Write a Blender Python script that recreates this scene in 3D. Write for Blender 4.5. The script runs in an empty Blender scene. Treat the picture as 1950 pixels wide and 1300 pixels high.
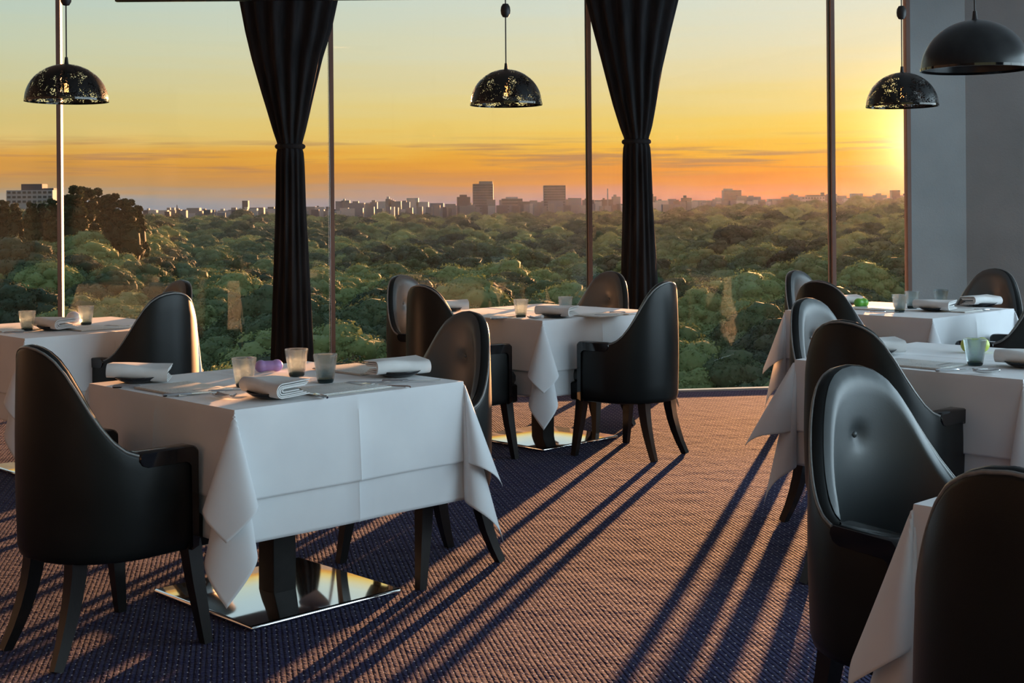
import bpy, math, random
import numpy as np
from mathutils import Vector, Matrix
random.seed(7); np.random.seed(7)
S = bpy.context.scene
PI = math.pi
rad = math.radians

# ------------------------------------------------------------ camera, sky, sun
F, U0, V0, H, ROLL = 2600.0, 975.0, 395.0, 1.35, rad(0.45)
cr, sr = math.cos(ROLL), math.sin(ROLL)
cam_d = bpy.data.cameras.new('camera'); cam = bpy.data.objects.new('camera', cam_d)
S.collection.objects.link(cam); S.camera = cam
cam_d.sensor_width = 36; cam_d.lens = F/1950*36; cam_d.shift_y = -(650-V0)/1950
cam_d.clip_start = .05; cam_d.clip_end = 20000
right = Vector((cr, 0, -sr)); up = Vector((sr, 0, cr)); back = Vector((0, -1, 0))
m = Matrix((right, up, back)).transposed().to_4x4(); m.translation = (0, 0, H); cam.matrix_world = m
S.view_settings.view_transform = 'Standard'; S.view_settings.look = 'None'
S.view_settings.gamma = 1; S.view_settings.use_curve_mapping = False
S.view_settings.exposure = 0.0

SUN_AZ, SUN_EL, SUN_E = rad(17.4), rad(2.5), 24.0
sun_dir = Vector((math.sin(SUN_AZ)*math.cos(SUN_EL), math.cos(SUN_AZ)*math.cos(SUN_EL), math.sin(SUN_EL)))
sd = bpy.data.lights.new('sun', 'SUN'); sun = bpy.data.objects.new('sun', sd); S.collection.objects.link(sun)
sd.energy = SUN_E; sd.color = (1, .45, .19); sd.angle = rad(.55)
sun.rotation_euler = sun_dir.to_track_quat('Z', 'Y').to_euler(); sun.location = (10, 30, 5)

# added cool fill light, standing in for daylight through the right-hand window wall
ad = bpy.data.lights.new('side_fill_light', 'AREA'); ao = bpy.data.objects.new('side_fill_light', ad); S.collection.objects.link(ao)
ad.shape = 'RECTANGLE'; ad.size = 12.2; ad.size_y = 2.9; ad.energy = 600; ad.color = (.64, .84, 1.0)
ao.matrix_world = Matrix(((0, 0, 1, 5.85), (1, 0, 0, 2.9), (0, 1, 0, 1.7), (0, 0, 0, 1)))

def lin(c):
    return tuple(((x/255)/12.92 if x/255 <= .04045 else ((x/255+.055)/1.055)**2.4) for x in c)

def nn(nt, t, **kw):
    n = nt.nodes.new(t)
    for k, v in kw.items():
        if k.startswith('i_'):
            key = k[2:]
            n.inputs[int(key) if key.isdigit() else key.replace('_', ' ')].default_value = v
        else: setattr(n, k, v)
    return n
def math_n(nt, op, a, b=None, clamp=False):
    n = nt.nodes.new('ShaderNodeMath'); n.operation = op; n.use_clamp = clamp
    for i, x in enumerate((a, b)):
        if x is None: continue
        if hasattr(x, 'is_linked') or hasattr(x, 'links'): nt.links.new(x, n.inputs[i])
        else: n.inputs[i].default_value = x
    return n.outputs[0]
def ramp(nt, fac, stops, interp='LINEAR'):
    r = nt.nodes.new('ShaderNodeValToRGB'); r.color_ramp.interpolation = interp
    e = r.color_ramp.elements
    while len(e) < len(stops): e.new(.5)
    for el, (p, c) in zip(e, stops): el.position = p; el.color = (*c, 1)
    nt.links.new(fac, r.inputs[0]); return r.outputs[0]
def mixc(nt, fac, a, b, mode='MIX'):
    n = nt.nodes.new('ShaderNodeMix'); n.data_type = 'RGBA'; n.blend_type = mode
    for i, x in ((0, fac), (6, a), (7, b)):
        if hasattr(x, 'links'): nt.links.new(x, n.inputs[i])
        else: n.inputs[i].default_value = x if i == 0 else (*x[:3], 1)
    return n.outputs[2]

W = bpy.data.worlds.new('world'); S.world = W; W.use_nodes = True; nt = W.node_tree; nt.nodes.clear()
SKY = 1.0
tc = nn(nt, 'ShaderNodeTexCoord'); sep = nn(nt, 'ShaderNodeSeparateXYZ'); nt.links.new(tc.outputs['Generated'], sep.inputs[0])
x_, y_, z_ = sep.outputs
elev = math_n(nt, 'MULTIPLY', math_n(nt, 'ARCSINE', z_), 57.2958)
hl = math_n(nt, 'SQRT', math_n(nt, 'ADD', math_n(nt, 'MULTIPLY', x_, x_), math_n(nt, 'MULTIPLY', y_, y_)))
dt = math_n(nt, 'ADD', math_n(nt, 'MULTIPLY', x_, math.sin(SUN_AZ)), math_n(nt, 'MULTIPLY', y_, math.cos(SUN_AZ)))
hang = math_n(nt, 'MULTIPLY', math_n(nt, 'ARCCOSINE', math_n(nt, 'MINIMUM', math_n(nt, 'DIVIDE', dt, math_n(nt, 'MAXIMUM', hl, .001)), .99999)), 57.2958)
# streaky layering of the evening haze
mp = nn(nt, 'ShaderNodeMapping'); mp.inputs['Scale'].default_value = (5, 5, 95); nt.links.new(tc.outputs['Generated'], mp.inputs[0])
ns = nn(nt, 'ShaderNodeTexNoise', i_Scale=1.6, i_Detail=5.0, i_Roughness=.5); nt.links.new(mp.outputs[0], ns.inputs['Vector'])
el2 = math_n(nt, 'ADD', elev, math_n(nt, 'MULTIPLY', math_n(nt, 'SUBTRACT', ns.outputs[0], .5), 1.25))
ef = math_n(nt, 'DIVIDE', math_n(nt, 'MAXIMUM', el2, 0), 90)
A = [(0, (128,146,160)), (.5, (148,152,146)), (1.0, (178,146,102)), (1.6, (205,148,72)), (2.2, (217,157,72)), (3.1, (218,194,126)),
     (4.4, (210,199,142)), (6.6, (200,207,176)), (8.75, (184,206,196)), (16, (178,206,212)), (30, (176,204,220)), (55, (168,200,226)), (90, (160,194,226))]
B = [(0, (222,78,28)), (.5, (235,98,18)), (1.0, (242,124,14)), (1.6, (250,154,16)), (2.3, (253,190,52)), (3.3, (253,211,92)),
     (4.6, (250,222,146)), (6.4, (243,229,188)), (8.6, (234,233,214)), (16, (216,224,224)), (30, (200,216,226)), (55, (180,206,228)), (90, (160,194,226))]
ca = ramp(nt, ef, [(p/90, lin(c)) for p, c in A]); cb = ramp(nt, ef, [(p/90, lin(c)) for p, c in B])
wf = math_n(nt, 'POWER', math_n(nt, 'SUBTRACT', 1.0, math_n(nt, 'DIVIDE', hang, 46), True), 1.1)
wf = math_n(nt, 'POWER', wf, math_n(nt, 'ADD', 1.0, math_n(nt, 'MULTIPLY', math_n(nt, 'SUBTRACT', 1.0, math_n(nt, 'DIVIDE', el2, 2.3), True), 1.5)))
sky = mixc(nt, wf, ca, cb)
# thin cloud bank low over the city
mp2 = nn(nt, 'ShaderNodeMapping'); mp2.inputs['Scale'].default_value = (7, 7, 190); mp2.inputs['Location'].default_value = (3.1, 1.7, 2.2)
nt.links.new(tc.outputs['Generated'], mp2.inputs[0])
n2 = nn(nt, 'ShaderNodeTexNoise', i_Scale=1.3, i_Detail=6.0, i_Roughness=.55); nt.links.new(mp2.outputs[0], n2.inputs['Vector'])
def band(c, w):
    return math_n(nt, 'SUBTRACT', 1.0, math_n(nt, 'DIVIDE', math_n(nt, 'ABSOLUTE', math_n(nt, 'SUBTRACT', elev, c)), w), True)
cl = math_n(nt, 'MULTIPLY', math_n(nt, 'MULTIPLY', math_n(nt, 'SUBTRACT', n2.outputs[0], .50), 7.0, True), math_n(nt, 'MULTIPLY', band(2.1, 1.0), 1.6, True))
sky = mixc(nt, math_n(nt, 'MULTIPLY', cl, .8), sky, lin((176,128,92)))
# glow round the sun
nv = nn(nt, 'ShaderNodeVectorMath', operation='DOT_PRODUCT'); nv.inputs[1].default_value = sun_dir; nt.links.new(tc.outputs['Generated'], nv.inputs[0])
sa = math_n(nt, 'MULTIPLY', math_n(nt, 'ARCCOSINE', math_n(nt, 'MINIMUM', nv.outputs['Value'], .9999999)), 57.2958)
g1 = math_n(nt, 'EXPONENT', math_n(nt, 'MULTIPLY', sa, -1/2.6)); g2 = math_n(nt, 'EXPONENT', math_n(nt, 'MULTIPLY', sa, -1/.9))
def scalec(c, f):
    v = nn(nt, 'ShaderNodeVectorMath', operation='SCALE'); v.inputs[0].default_value = c; nt.links.new(f, v.inputs['Scale']); return v.outputs[0]
sky = mixc(nt, 1.0, sky, scalec((.45, .22, .02), g1), 'ADD'); sky = mixc(nt, 1.0, sky, scalec((5.0, 4.4, 2.4), g2), 'ADD')
bg = nn(nt, 'ShaderNodeBackground'); bg.inputs[1].default_value = SKY; nt.links.new(sky, bg.inputs[0])
wo = nn(nt, 'ShaderNodeOutputWorld'); nt.links.new(bg.outputs[0], wo.inputs[0])

# ------------------------------------------------------------ helpers
def px(u, v, z):
    """world point on the level z that the photograph shows at (u, v)"""
    a, b = (u-U0)/F, -(v-V0)/F
    X, Z = a*cr + b*sr, -a*sr + b*cr
    D = (z-H)/Z
    return Vector((X*D, D, z))
def pxd(u, v, D):
    a, b = (u-U0)/F, -(v-V0)/F
    return Vector(((a*cr+b*sr)*D, D, H+(-a*sr+b*cr)*D))

def tag(o, label=None, cat=None, group=None, kind=None):
    if label: o['label'] = label
    if cat: o['category'] = cat
    if group: o['group'] = group
    if kind: o['kind'] = kind
    return o
def empty(name, loc=(0, 0, 0), rz=0):
    o = bpy.data.objects.new(name, None); S.collection.objects.link(o)
    o.location = loc; o.rotation_euler = (0, 0, rz); o.empty_display_size = .1
    return o
class MB:
    def __init__(s): s.v = []; s.f = []
    def add(s, vs, fs):
        k = len(s.v); s.v += [tuple(v) for v in vs]; s.f += [tuple(i+k for i in f) for f in fs]; return s
    def box(s, x0, x1, y0, y1, z0, z1, bev=0, M=None):
        if bev <= 0:
            vs = [(x, y, z) for z in (z0, z1) for y in (y0, y1) for x in (x0, x1)]
            fs = [(0,2,3,1),(4,5,7,6),(0,1,5,4),(2,6,7,3),(0,4,6,2),(1,3,7,5)]
        else:
            b = min(bev, (x1-x0)/2.01, (y1-y0)/2.01, (z1-z0)/2.01); vs = []; fs = []
            n = 3
            def ring(i, z):
                out = []
                for cx, cy, a0 in ((x1-b, y1-b, 0), (x0+b, y1-b, 90), (x0+b, y0+b, 180), (x1-b, y0+b, 270)):
                    for k in range(n+1):
                        a = rad(a0+90*k/n); out.append((cx+(b-i)*math.cos(a), cy+(b-i)*math.sin(a), z))
                return out
            rows = []
            for k in range(n+1): a = rad(90*k/n); rows.append(ring(b*(1-math.sin(a)), z0+b*(1-math.cos(a))))
            for k in range(n+1): a = rad(90*k/n); rows.append(ring(b*(1-math.cos(a)), z1-b*(1-math.sin(a))))
            L = len(rows[0])
            for r in rows: vs += r
            for i in range(len(rows)-1):
                for j in range(L): fs.append((i*L+j, i*L+(j+1) % L, (i+1)*L+(j+1) % L, (i+1)*L+j))
            fs.append(tuple(reversed(range(L)))); fs.append(tuple(range((len(rows)-1)*L, len(rows)*L)))
        if M is not None: vs = [M @ Vector(v) for v in vs]
        return s.add(vs, fs)
    def grid(s, rows, close_u=False, close_v=False):
        n, L = len(rows), len(rows[0]); vs = [p for r in rows for p in r]; fs = []
        for i in range(n if close_v else n-1):
            for j in range(L if close_u else L-1):
                a, b = i, (i+1) % n; c, d = j, (j+1) % L
                fs.append((a*L+c, a*L+d, b*L+d, b*L+c))
        return s.add(vs, fs)
    def lathe(s, prof, n=24, c=(0, 0, 0), M=None, caps=False):
        rows = [[(c[0]+r*math.cos(2*PI*j/n), c[1]+r*math.sin(2*PI*j/n), c[2]+z) for j in range(n)] for r, z in prof]
        if M is not None: rows = [[M @ Vector(p) for p in r] for r in rows]
        s.grid(rows, close_u=True)
        if caps:
            k = len(s.v)-len(rows)*n
            s.f.append(tuple(k+j for j in reversed(range(n)))); s.f.append(tuple(k+(len(rows)-1)*n+j for j in range(n)))
        return s
    def tube(s, pts, r, n=8, sq=False, caps=True):
        pts = [Vector(p) for p in pts]; rows = []; ref = Vector((0, 0, 1))
        if abs((pts[-1]-pts[0]).normalized().z) > .8: ref = Vector((0, 1, 0))
        for i, p in enumerate(pts):
            t = (pts[min(i+1, len(pts)-1)]-pts[max(i-1, 0)]).normalized()
            a = t.cross(ref).normalized(); b = a.cross(t).normalized()
            rr = r[i] if isinstance(r, (list, tuple)) else r
            off = PI/4 if sq else 0
            rows.append([p+a*rr*math.cos(off+2*PI*j/n)+b*rr*math.sin(off+2*PI*j/n) for j in range(n)])
        s.grid(rows, close_u=True)
        if caps:
            k = len(s.v)-len(rows)*n
            s.f.append(tuple(k+j for j in range(n))); s.f.append(tuple(k+(len(rows)-1)*n+j for j in reversed(range(n))))
        return s
    def mesh(s, name, smooth=True, auto=None):
        me = bpy.data.meshes.new(name); me.from_pydata(s.v, [], s.f); me.validate()
        bmn = __import__('bmesh').new(); bmn.from_mesh(me); __import__('bmesh').ops.recalc_face_normals(bmn, faces=bmn.faces); bmn.to_mesh(me); bmn.free()
        if smooth:
            me.polygons.foreach_set('use_smooth', [True]*len(me.polygons))
            if auto is not None: me.set_sharp_from_angle(angle=rad(auto))
        return me
    def build(s, name, mat, parent=None, smooth=True, auto=35):
        me = s.mesh(name, smooth, auto); me.materials.append(mat)
        o = bpy.data.objects.new(name, me); S.collection.objects.link(o)
        if parent is not None: o.parent = parent
        return o
def kids(o): return [c for c in bpy.data.objects if c.parent is o]
def copy_tree(o, parent=None, _k=None):
    c = o.copy(); S.collection.objects.link(c)
    if parent is not None: c.parent = parent
    for ch in kids(o): copy_tree(ch, c)
    return c

# ------------------------------------------------------------ materials
def mat(name, col, rough=.5, metal=0, spec=.5, **kw):
    m = bpy.data.materials.new(name); m.use_nodes = True; n = m.node_tree; b = n.nodes['Principled BSDF']
    b.inputs['Base Color'].default_value = (*col, 1); b.inputs['Roughness'].default_value = rough
    b.inputs['Metallic'].default_value = metal; b.inputs['Specular IOR Level'].default_value = spec
    for k, v in kw.items(): b.inputs[k.replace('_', ' ')].default_value = v
    return m
def noise(n, scale, detail=3, rough=.5, coord='Object', sc=(1, 1, 1)):
    t = nn(n, 'ShaderNodeTexCoord'); mp = nn(n, 'ShaderNodeMapping'); mp.inputs['Scale'].default_value = sc
    n.links.new(t.outputs[coord], mp.inputs[0])
    x = nn(n, 'ShaderNodeTexNoise', i_Scale=scale, i_Detail=detail, i_Roughness=rough); n.links.new(mp.outputs[0], x.inputs['Vector'])
    return x.outputs[0]
def bump(m, h, strength=.3, dist=.002):
    n = m.node_tree; b = nn(n, 'ShaderNodeBump', i_Strength=strength, i_Distance=dist)
    n.links.new(h, b.inputs['Height']); n.links.new(b.outputs[0], n.nodes['Principled BSDF'].inputs['Normal'])
def vary(m, scale, c1, c2, **kw):
    n = m.node_tree; f = noise(n, scale, **kw); n.links.new(ramp(n, f, [(.3, c1), (.7, c2)]), n.nodes['Principled BSDF'].inputs['Base Color']); return f

M_leather = mat('black_leather', (.010, .011, .011), .36, spec=.24)
vary(M_leather, 3, (.007, .008, .008), (.013, .015, .015)); bump(M_leather, noise(M_leather.node_tree, 420, 2), .12, .001)
M_leather_in = mat('black_leather_inner', (.034, .042, .045), .46, spec=.9)  # inner faces: window sheen put into a paler, bluer base colour
bump(M_leather_in, noise(M_leather_in.node_tree, 420, 2), .12, .001)
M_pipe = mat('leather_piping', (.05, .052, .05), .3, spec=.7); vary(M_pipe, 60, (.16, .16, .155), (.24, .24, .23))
M_gloss = mat('black_lacquer', (.006, .006, .007), .07, spec=.6); vary(M_gloss, 12, (.005, .005, .006), (.01, .009, .009))
M_leg = mat('black_stained_wood', (.008, .007, .007), .28, spec=.5); vary(M_leg, 30, (.006, .006, .006), (.013, .011, .01), sc=(8, 8, 1))
M_cloth = mat('white_linen', (.74, .75, .76), .85, spec=.15)
M_cloth.node_tree.nodes['Principled BSDF'].inputs['Sheen Weight'].default_value = .2
vary(M_cloth, 4, (.70, .71, .73), (.78, .79, .80)); bump(M_cloth, noise(M_cloth.node_tree, 900, 1), .15, .0006)
M_napkin = mat('napkin_linen', (.72, .72, .71), .85, spec=.15); vary(M_napkin, 15, (.68, .68, .67), (.76, .76, .75)); bump(M_napkin, noise(M_napkin.node_tree, 700, 1), .2, .0006)
M_steel = mat('brushed_steel', (.82, .83, .82), .12, 1)
fz = noise(M_steel.node_tree, 6, 4); rr = nn(M_steel.node_tree, 'ShaderNodeMapRange', i_3=.03, i_4=.10); M_steel.node_tree.links.new(fz, rr.inputs[0]); M_steel.node_tree.links.new(rr.outputs[0], M_steel.node_tree.nodes['Principled BSDF'].inputs['Roughness'])
M_column = mat('black_steel', (.006, .006, .006), .6, 0, .25); vary(M_column, 20, (.008, .008, .008), (.014, .013, .013))
M_silver = mat('silver', (.8, .8, .8), .12, 1); vary(M_silver, 40, (.72, .72, .72), (.85, .85, .84))
M_plate = mat('black_glaze', (.01, .01, .012), .15); vary(M_plate, 30, (.008, .008, .01), (.018, .018, .02))
M_curtain = mat('black_velvet', (.018, .018, .02), .9, spec=.1, Sheen_Weight=.0); vary(M_curtain, 8, (.012, .012, .013), (.026, .026, .028), sc=(3, 3, .4))
M_mull = mat('copper_toned_metal', (.2, .13, .1), .6, 0, .25); vary(M_mull, 5, (.15, .095, .08), (.20, .13, .105), sc=(1, 1, .3))
M_sill = mat('sill_metal', (.6, .58, .55), .3, 1); vary(M_sill, 10, (.5, .48, .46), (.66, .64, .6))
M_shade = mat('shade_metal', (.03, .03, .03), .35, .6)
M_shade_plain = mat('shade_black', (.02, .02, .02), .28, .4); vary(M_shade_plain, 14, (.014, .014, .014), (.03, .03, .03))
M_cord = mat('cord', (.012, .010, .010), .5); vary(M_cord, 50, (.01, .008, .008), (.02, .016, .015))
M_ceil = mat('ceiling_paint', (.5, .5, .5), .9); vary(M_ceil, 2, (.47, .47, .47), (.53, .53, .53))
M_wall = mat('grey_concrete', (.4, .41, .42), .7)
f1 = vary(M_wall, 1.1, (.21, .23, .235), (.31, .33, .33), detail=8); bump(M_wall, noise(M_wall.node_tree, 60, 6, .7), .5, .004)
M_dark = mat('dark_wall_paint', (.15, .15, .15), .8); vary(M_dark, 2, (.13, .13, .13), (.17, .17, .17))

# perforated shade: hammered holes cut by a procedural mask
n = M_shade.node_tree; bs = n.nodes['Principled BSDF']; t = nn(n, 'ShaderNodeTexCoord')
vo = nn(n, 'ShaderNodeTexVoronoi', i_Scale=150.0); n.links.new(t.outputs['Object'], vo.inputs['Vector'])
cn = noise(n, 16, 3)
thr = nn(n, 'ShaderNodeMapRange', i_1=.36, i_2=.58, i_3=.12, i_4=.62); n.links.new(cn, thr.inputs[0])
hole = math_n(n, 'LESS_THAN', vo.outputs['Distance'], thr.outputs[0])
tr = nn(n, 'ShaderNodeBsdfTransparent'); mx = nn(n, 'ShaderNodeMixShader'); n.links.new(hole, mx.inputs[0])
n.links.new(bs.outputs[0], mx.inputs[1]); n.links.new(tr.outputs[0], mx.inputs[2]); n.links.new(mx.outputs[0], n.nodes['Material Output'].inputs[0])

# window glass: thin clear pane with a mirror-like film of reflection
M_pane = bpy.data.materials.new('window_glass'); M_pane.use_nodes = True; n = M_pane.node_tree; n.nodes.clear()
tr = nn(n, 'ShaderNodeBsdfTransparent'); tr.inputs[0].default_value = (.97, .98, .975, 1)
gl = nn(n, 'ShaderNodeBsdfGlossy', i_Roughness=.0); fr = nn(n, 'ShaderNodeFresnel', i_IOR=1.3)
mx = nn(n, 'ShaderNodeMixShader'); out = nn(n, 'ShaderNodeOutputMaterial')
n.links.new(fr.outputs[0], mx.inputs[0]); n.links.new(tr.outputs[0], mx.inputs[1]); n.links.new(gl.outputs[0], mx.inputs[2]); n.links.new(mx.outputs[0], out.inputs[0])

# tumbler glass: smoky, seeded with bubbles
M_glass = mat('smoky_glass', (.62, .72, .74), .04, spec=.6, Transmission_Weight=1.0, IOR=1.45)
n = M_glass.node_tree; bs = n.nodes['Principled BSDF']
hb = noise(n, 190, 3, .6); bb = nn(n, 'ShaderNodeBump', i_Strength=.35, i_Distance=.0012); n.links.new(hb, bb.inputs['Height']); n.links.new(bb.outputs[0], bs.inputs['Normal'])
t = nn(n, 'ShaderNodeTexCoord'); sp = nn(n, 'ShaderNodeSeparateXYZ'); n.links.new(t.outputs['Object'], sp.inputs[0])
tint = ramp(n, math_n(n, 'DIVIDE', sp.outputs[2], .1), [(.1, (.03, .06, .07)), (.32, (.32, .44, .46)), (.7, (.62, .72, .73))]); n.links.new(tint, bs.inputs['Base Color'])
df = nn(n, 'ShaderNodeBsdfTranslucent'); df.inputs[0].default_value = (.8, .86, .88, 1)
df2 = nn(n, 'ShaderNodeBsdfTransparent'); df2.inputs[0].default_value = (.9, .93, .93, 1)
zb = ramp(n, math_n(n, 'DIVIDE', sp.outputs[2], .1), [(.2, (0,0,0)), (.34, (1,1,1)), (.6, (.9,.9,.9)), (.72, (.05,.05,.05))])
bub = math_n(n, 'MULTIPLY', math_n(n, 'MULTIPLY', math_n(n, 'SUBTRACT', hb, .38), 4, True), zb)
m1 = nn(n, 'ShaderNodeMixShader'); m1.inputs[0].default_value = .55; n.links.new(bs.outputs[0], m1.inputs[1]); n.links.new(df2.outputs[0], m1.inputs[2])
m2 = nn(n, 'ShaderNodeMixShader'); n.links.new(math_n(n, 'MULTIPLY', bub, .18), m2.inputs[0]); n.links.new(m1.outputs[0], m2.inputs[1]); n.links.new(df.outputs[0], m2.inputs[2])
n.links.new(m2.outputs[0], n.nodes['Material Output'].inputs[0])
M_glassbase = mat('dark_glass_base', (.02, .045, .05), .05, spec=.7, Transmission_Weight=.5); vary(M_glassbase, 60, (.015, .035, .04), (.04, .07, .075))
M_bulb = mat('bulb_glass', (.9, .7, .5), .02, Transmission_Weight=1.0, IOR=1.1)
M_fil = mat('bulb_filament', (1, .5, .2)); b_ = M_fil.node_tree.nodes['Principled BSDF']; b_.inputs['Emission Color'].default_value = (1, .42, .12, 1); b_.inputs['Emission Strength'].default_value = 9

# carpet: ribbed loop pile with pale pin dots
M_carpet = mat('ribbed_carpet', (.1, .1, .2), .95, spec=.05, Sheen_Weight=.10, Sheen_Roughness=.5, Sheen_Tint=(.8, .8, 1, 1)); n = M_carpet.node_tree; bs = n.nodes['Principled BSDF']
t = nn(n, 'ShaderNodeTexCoord'); mp = nn(n, 'ShaderNodeMapping'); mp.inputs['Rotation'].default_value = (0, 0, rad(-11.4)); n.links.new(t.outputs['Object'], mp.inputs[0])
wb = nn(n, 'ShaderNodeTexNoise', i_Scale=5.0, i_Detail=2.0); n.links.new(mp.outputs[0], wb.inputs['Vector'])
sp = nn(n, 'ShaderNodeSeparateXYZ'); n.links.new(mp.outputs[0], sp.inputs[0])
ax, ay = sp.outputs[0], sp.outputs[1]
axw = math_n(n, 'ADD', ax, math_n(n, 'MULTIPLY', wb.outputs[0], .004))
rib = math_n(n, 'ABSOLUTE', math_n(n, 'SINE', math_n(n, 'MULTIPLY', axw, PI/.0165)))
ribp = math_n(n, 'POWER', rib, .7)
lo = nn(n, 'ShaderNodeTexNoise', i_Scale=1.0, i_Detail=3.0, i_Roughness=.6); mpl = nn(n, 'ShaderNodeMapping'); mpl.inputs['Scale'].default_value = (120, 60, 1); n.links.new(mp.outputs[0], mpl.inputs[0]); n.links.new(mpl.outputs[0], lo.inputs['Vector'])
pat = nn(n, 'ShaderNodeTexNoise', i_Scale=7.0, i_Detail=4.0, i_Roughness=.6); n.links.new(mp.outputs[0], pat.inputs['Vector'])
hgt = math_n(n, 'ADD', math_n(n, 'ADD', ribp, math_n(n, 'MULTIPLY', lo.outputs[0], 1.5)), math_n(n, 'MULTIPLY', pat.outputs[0], 7.0))
bp = nn(n, 'ShaderNodeBump', i_Strength=1.0, i_Distance=.0048); n.links.new(hgt, bp.inputs['Height']); n.links.new(bp.outputs[0], bs.inputs['Normal'])
def cell(c, p, off=None):
    q = math_n(n, 'DIVIDE', c, p)
    if off is not None: q = math_n(n, 'ADD', q, off)
    return math_n(n, 'SUBTRACT', math_n(n, 'FRACT', q), .5), q
cx_, qx = cell(axw, .033)
row = math_n(n, 'FRACT', math_n(n, 'MULTIPLY', math_n(n, 'FLOOR', qx), .5))
cy_, _q = cell(ay, .050, row)
dx = math_n(n, 'MULTIPLY', cx_, .033); dy = math_n(n, 'MULTIPLY', cy_, .050)
dd = math_n(n, 'SQRT', math_n(n, 'ADD', math_n(n, 'MULTIPLY', dx, dx), math_n(n, 'MULTIPLY', math_n(n, 'MULTIPLY', dy, dy), .45)))
dot = math_n(n, 'LESS_THAN', dd, .0026)
basec = ramp(n, lo.outputs[0], [(.3, (.014, .015, .056)), (.7, (.032, .030, .092))])
basec = mixc(n, math_n(n, 'MULTIPLY', math_n(n, 'SUBTRACT', 1.0, rib), .8, True), basec, (.014, .013, .035))  # shade in the grooves between ribs painted into the base colour
basec = mixc(n, dot, basec, (.62, .6, .66)); n.links.new(basec, bs.inputs['Base Color'])

# ------------------------------------------------------------ room
K0 = Vector((-3.076, 9.30)); KD = Vector((1.816, .2757))
def WP(k): p = K0+KD*k; return (p.x, p.y)
CE = 3.3
wnx, wny = -KD.y/KD.length, KD.x/KD.length      # outward normal of the glass line
def slab(name, mt, pts, z0, z1, kind='structure'):
    mb = MB(); N = len(pts)
    vs = [(x, y, z0) for x, y in pts]+[(x, y, z1) for x, y in pts]
    fs = [tuple(reversed(range(N))), tuple(range(N, 2*N))]+[(i, (i+1) % N, N+(i+1) % N, N+i) for i in range(N)]
    mb.add(vs, fs); o = mb.build(name, mt, smooth=False)
    if kind: o['kind'] = kind
    return o
KE = 3.331
a0, aE = WP(-2.1), WP(KE)
foot = [(a0[0], a0[1]+.12), (aE[0], aE[1]+.12), (5.6, aE[1]+.12), (5.6, -3.6), (-6.9, -3.6)]
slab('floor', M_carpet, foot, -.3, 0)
slab('ceiling', M_ceil, foot, CE, CE+.3)
def wall_seg(name, mt, p, q, th=.2, z0=0, z1=CE):
    p, q = Vector(p), Vector(q); d = (q-p).normalized(); nrm = Vector((-d.y, d.x))*th
    return slab(name, mt, [tuple(p), tuple(q), tuple(q+nrm), tuple(p+nrm)], z0, z1)
pB = pxd(1840, 400, 10.30)
slab('wall_right', M_wall, [aE, (pB.x, pB.y), (pB.x+.1, pB.y+.3), (aE[0]+.16, aE[1]+.27)], -.3, CE)
wall_seg('wall_right_recess', M_wall, (pB.x, pB.y), (5.6, 9.55), .25)
wall_seg('wall_side', M_wall, (5.6, 9.5), (5.6, 9.2), .2)
wall_seg('wall_left', M_dark, (-6.9, -3.6), (a0[0], a0[1]), .2)
wall_seg('wall_back', M_dark, (-1.5, -3.6), (-6.9, -3.6), .2)

def bar_between(mb, p, q, w, d, z0, z1, side=0):
    """upright or lying bar along p->q on plan"""
    p, q = Vector(p), Vector(q); t = (q-p).normalized(); nr = Vector((-t.y, t.x))*d/2
    pts = [p-nr, q-nr, q+nr, p+nr]
    mb.add([(v.x, v.y, z0) for v in pts]+[(v.x, v.y, z1) for v in pts], [(3,2,1,0),(4,5,6,7),(0,1,5,4),(1,2,6,5),(2,3,7,6),(3,0,4,7)])
def window(idx, p, q, mull_at_start=True, mm=M_mull):
    o = empty('window_%d' % idx, (0, 0, 0)); o['kind'] = 'structure'
    P, Q = Vector(p), Vector(q); t = (Q-P).normalized()
    mb = MB(); bar_between(mb, P, Q, 0, .012, .013, CE); mb.build('pane', M_pane, o, smooth=False)
    mb = MB(); bar_between(mb, P, Q, 0, .07, -.01, .014); mb.build('sill', M_sill, o, smooth=False)
    if mull_at_start:
        mb = MB(); bar_between(mb, P-t*.014, P+t*.014, 0, .09, 0, CE); mb.build('mullion', mm, o, smooth=False)
        mb = MB(); bar_between(mb, P-t*.02, P-t*.0145, 0, .03, 0, CE); mb.build('gasket', M_cord, o, smooth=False)
    return o
wi = 1
for k in (-2, -1, 0, 1, 2): window(wi, WP(k), WP(k+1), k > -2); wi += 1
w_ = window(wi, WP(3), WP(KE)); wi += 1
mb = MB(); bar_between(mb, WP(KE-.014), WP(KE+.002), 0, .06, 0, CE); mb.build('end_frame', M_mull, w_, smooth=False)
for y in (9.2, 7.07, 4.94, 2.81, .68, -1.45): window(wi, (5.6, y), (5.6, y-2.13)); wi += 1
for x in (5.6, 3.825, 2.05, .275): window(wi, (x, -3.6), (x-1.775, -3.6)); wi += 1

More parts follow.
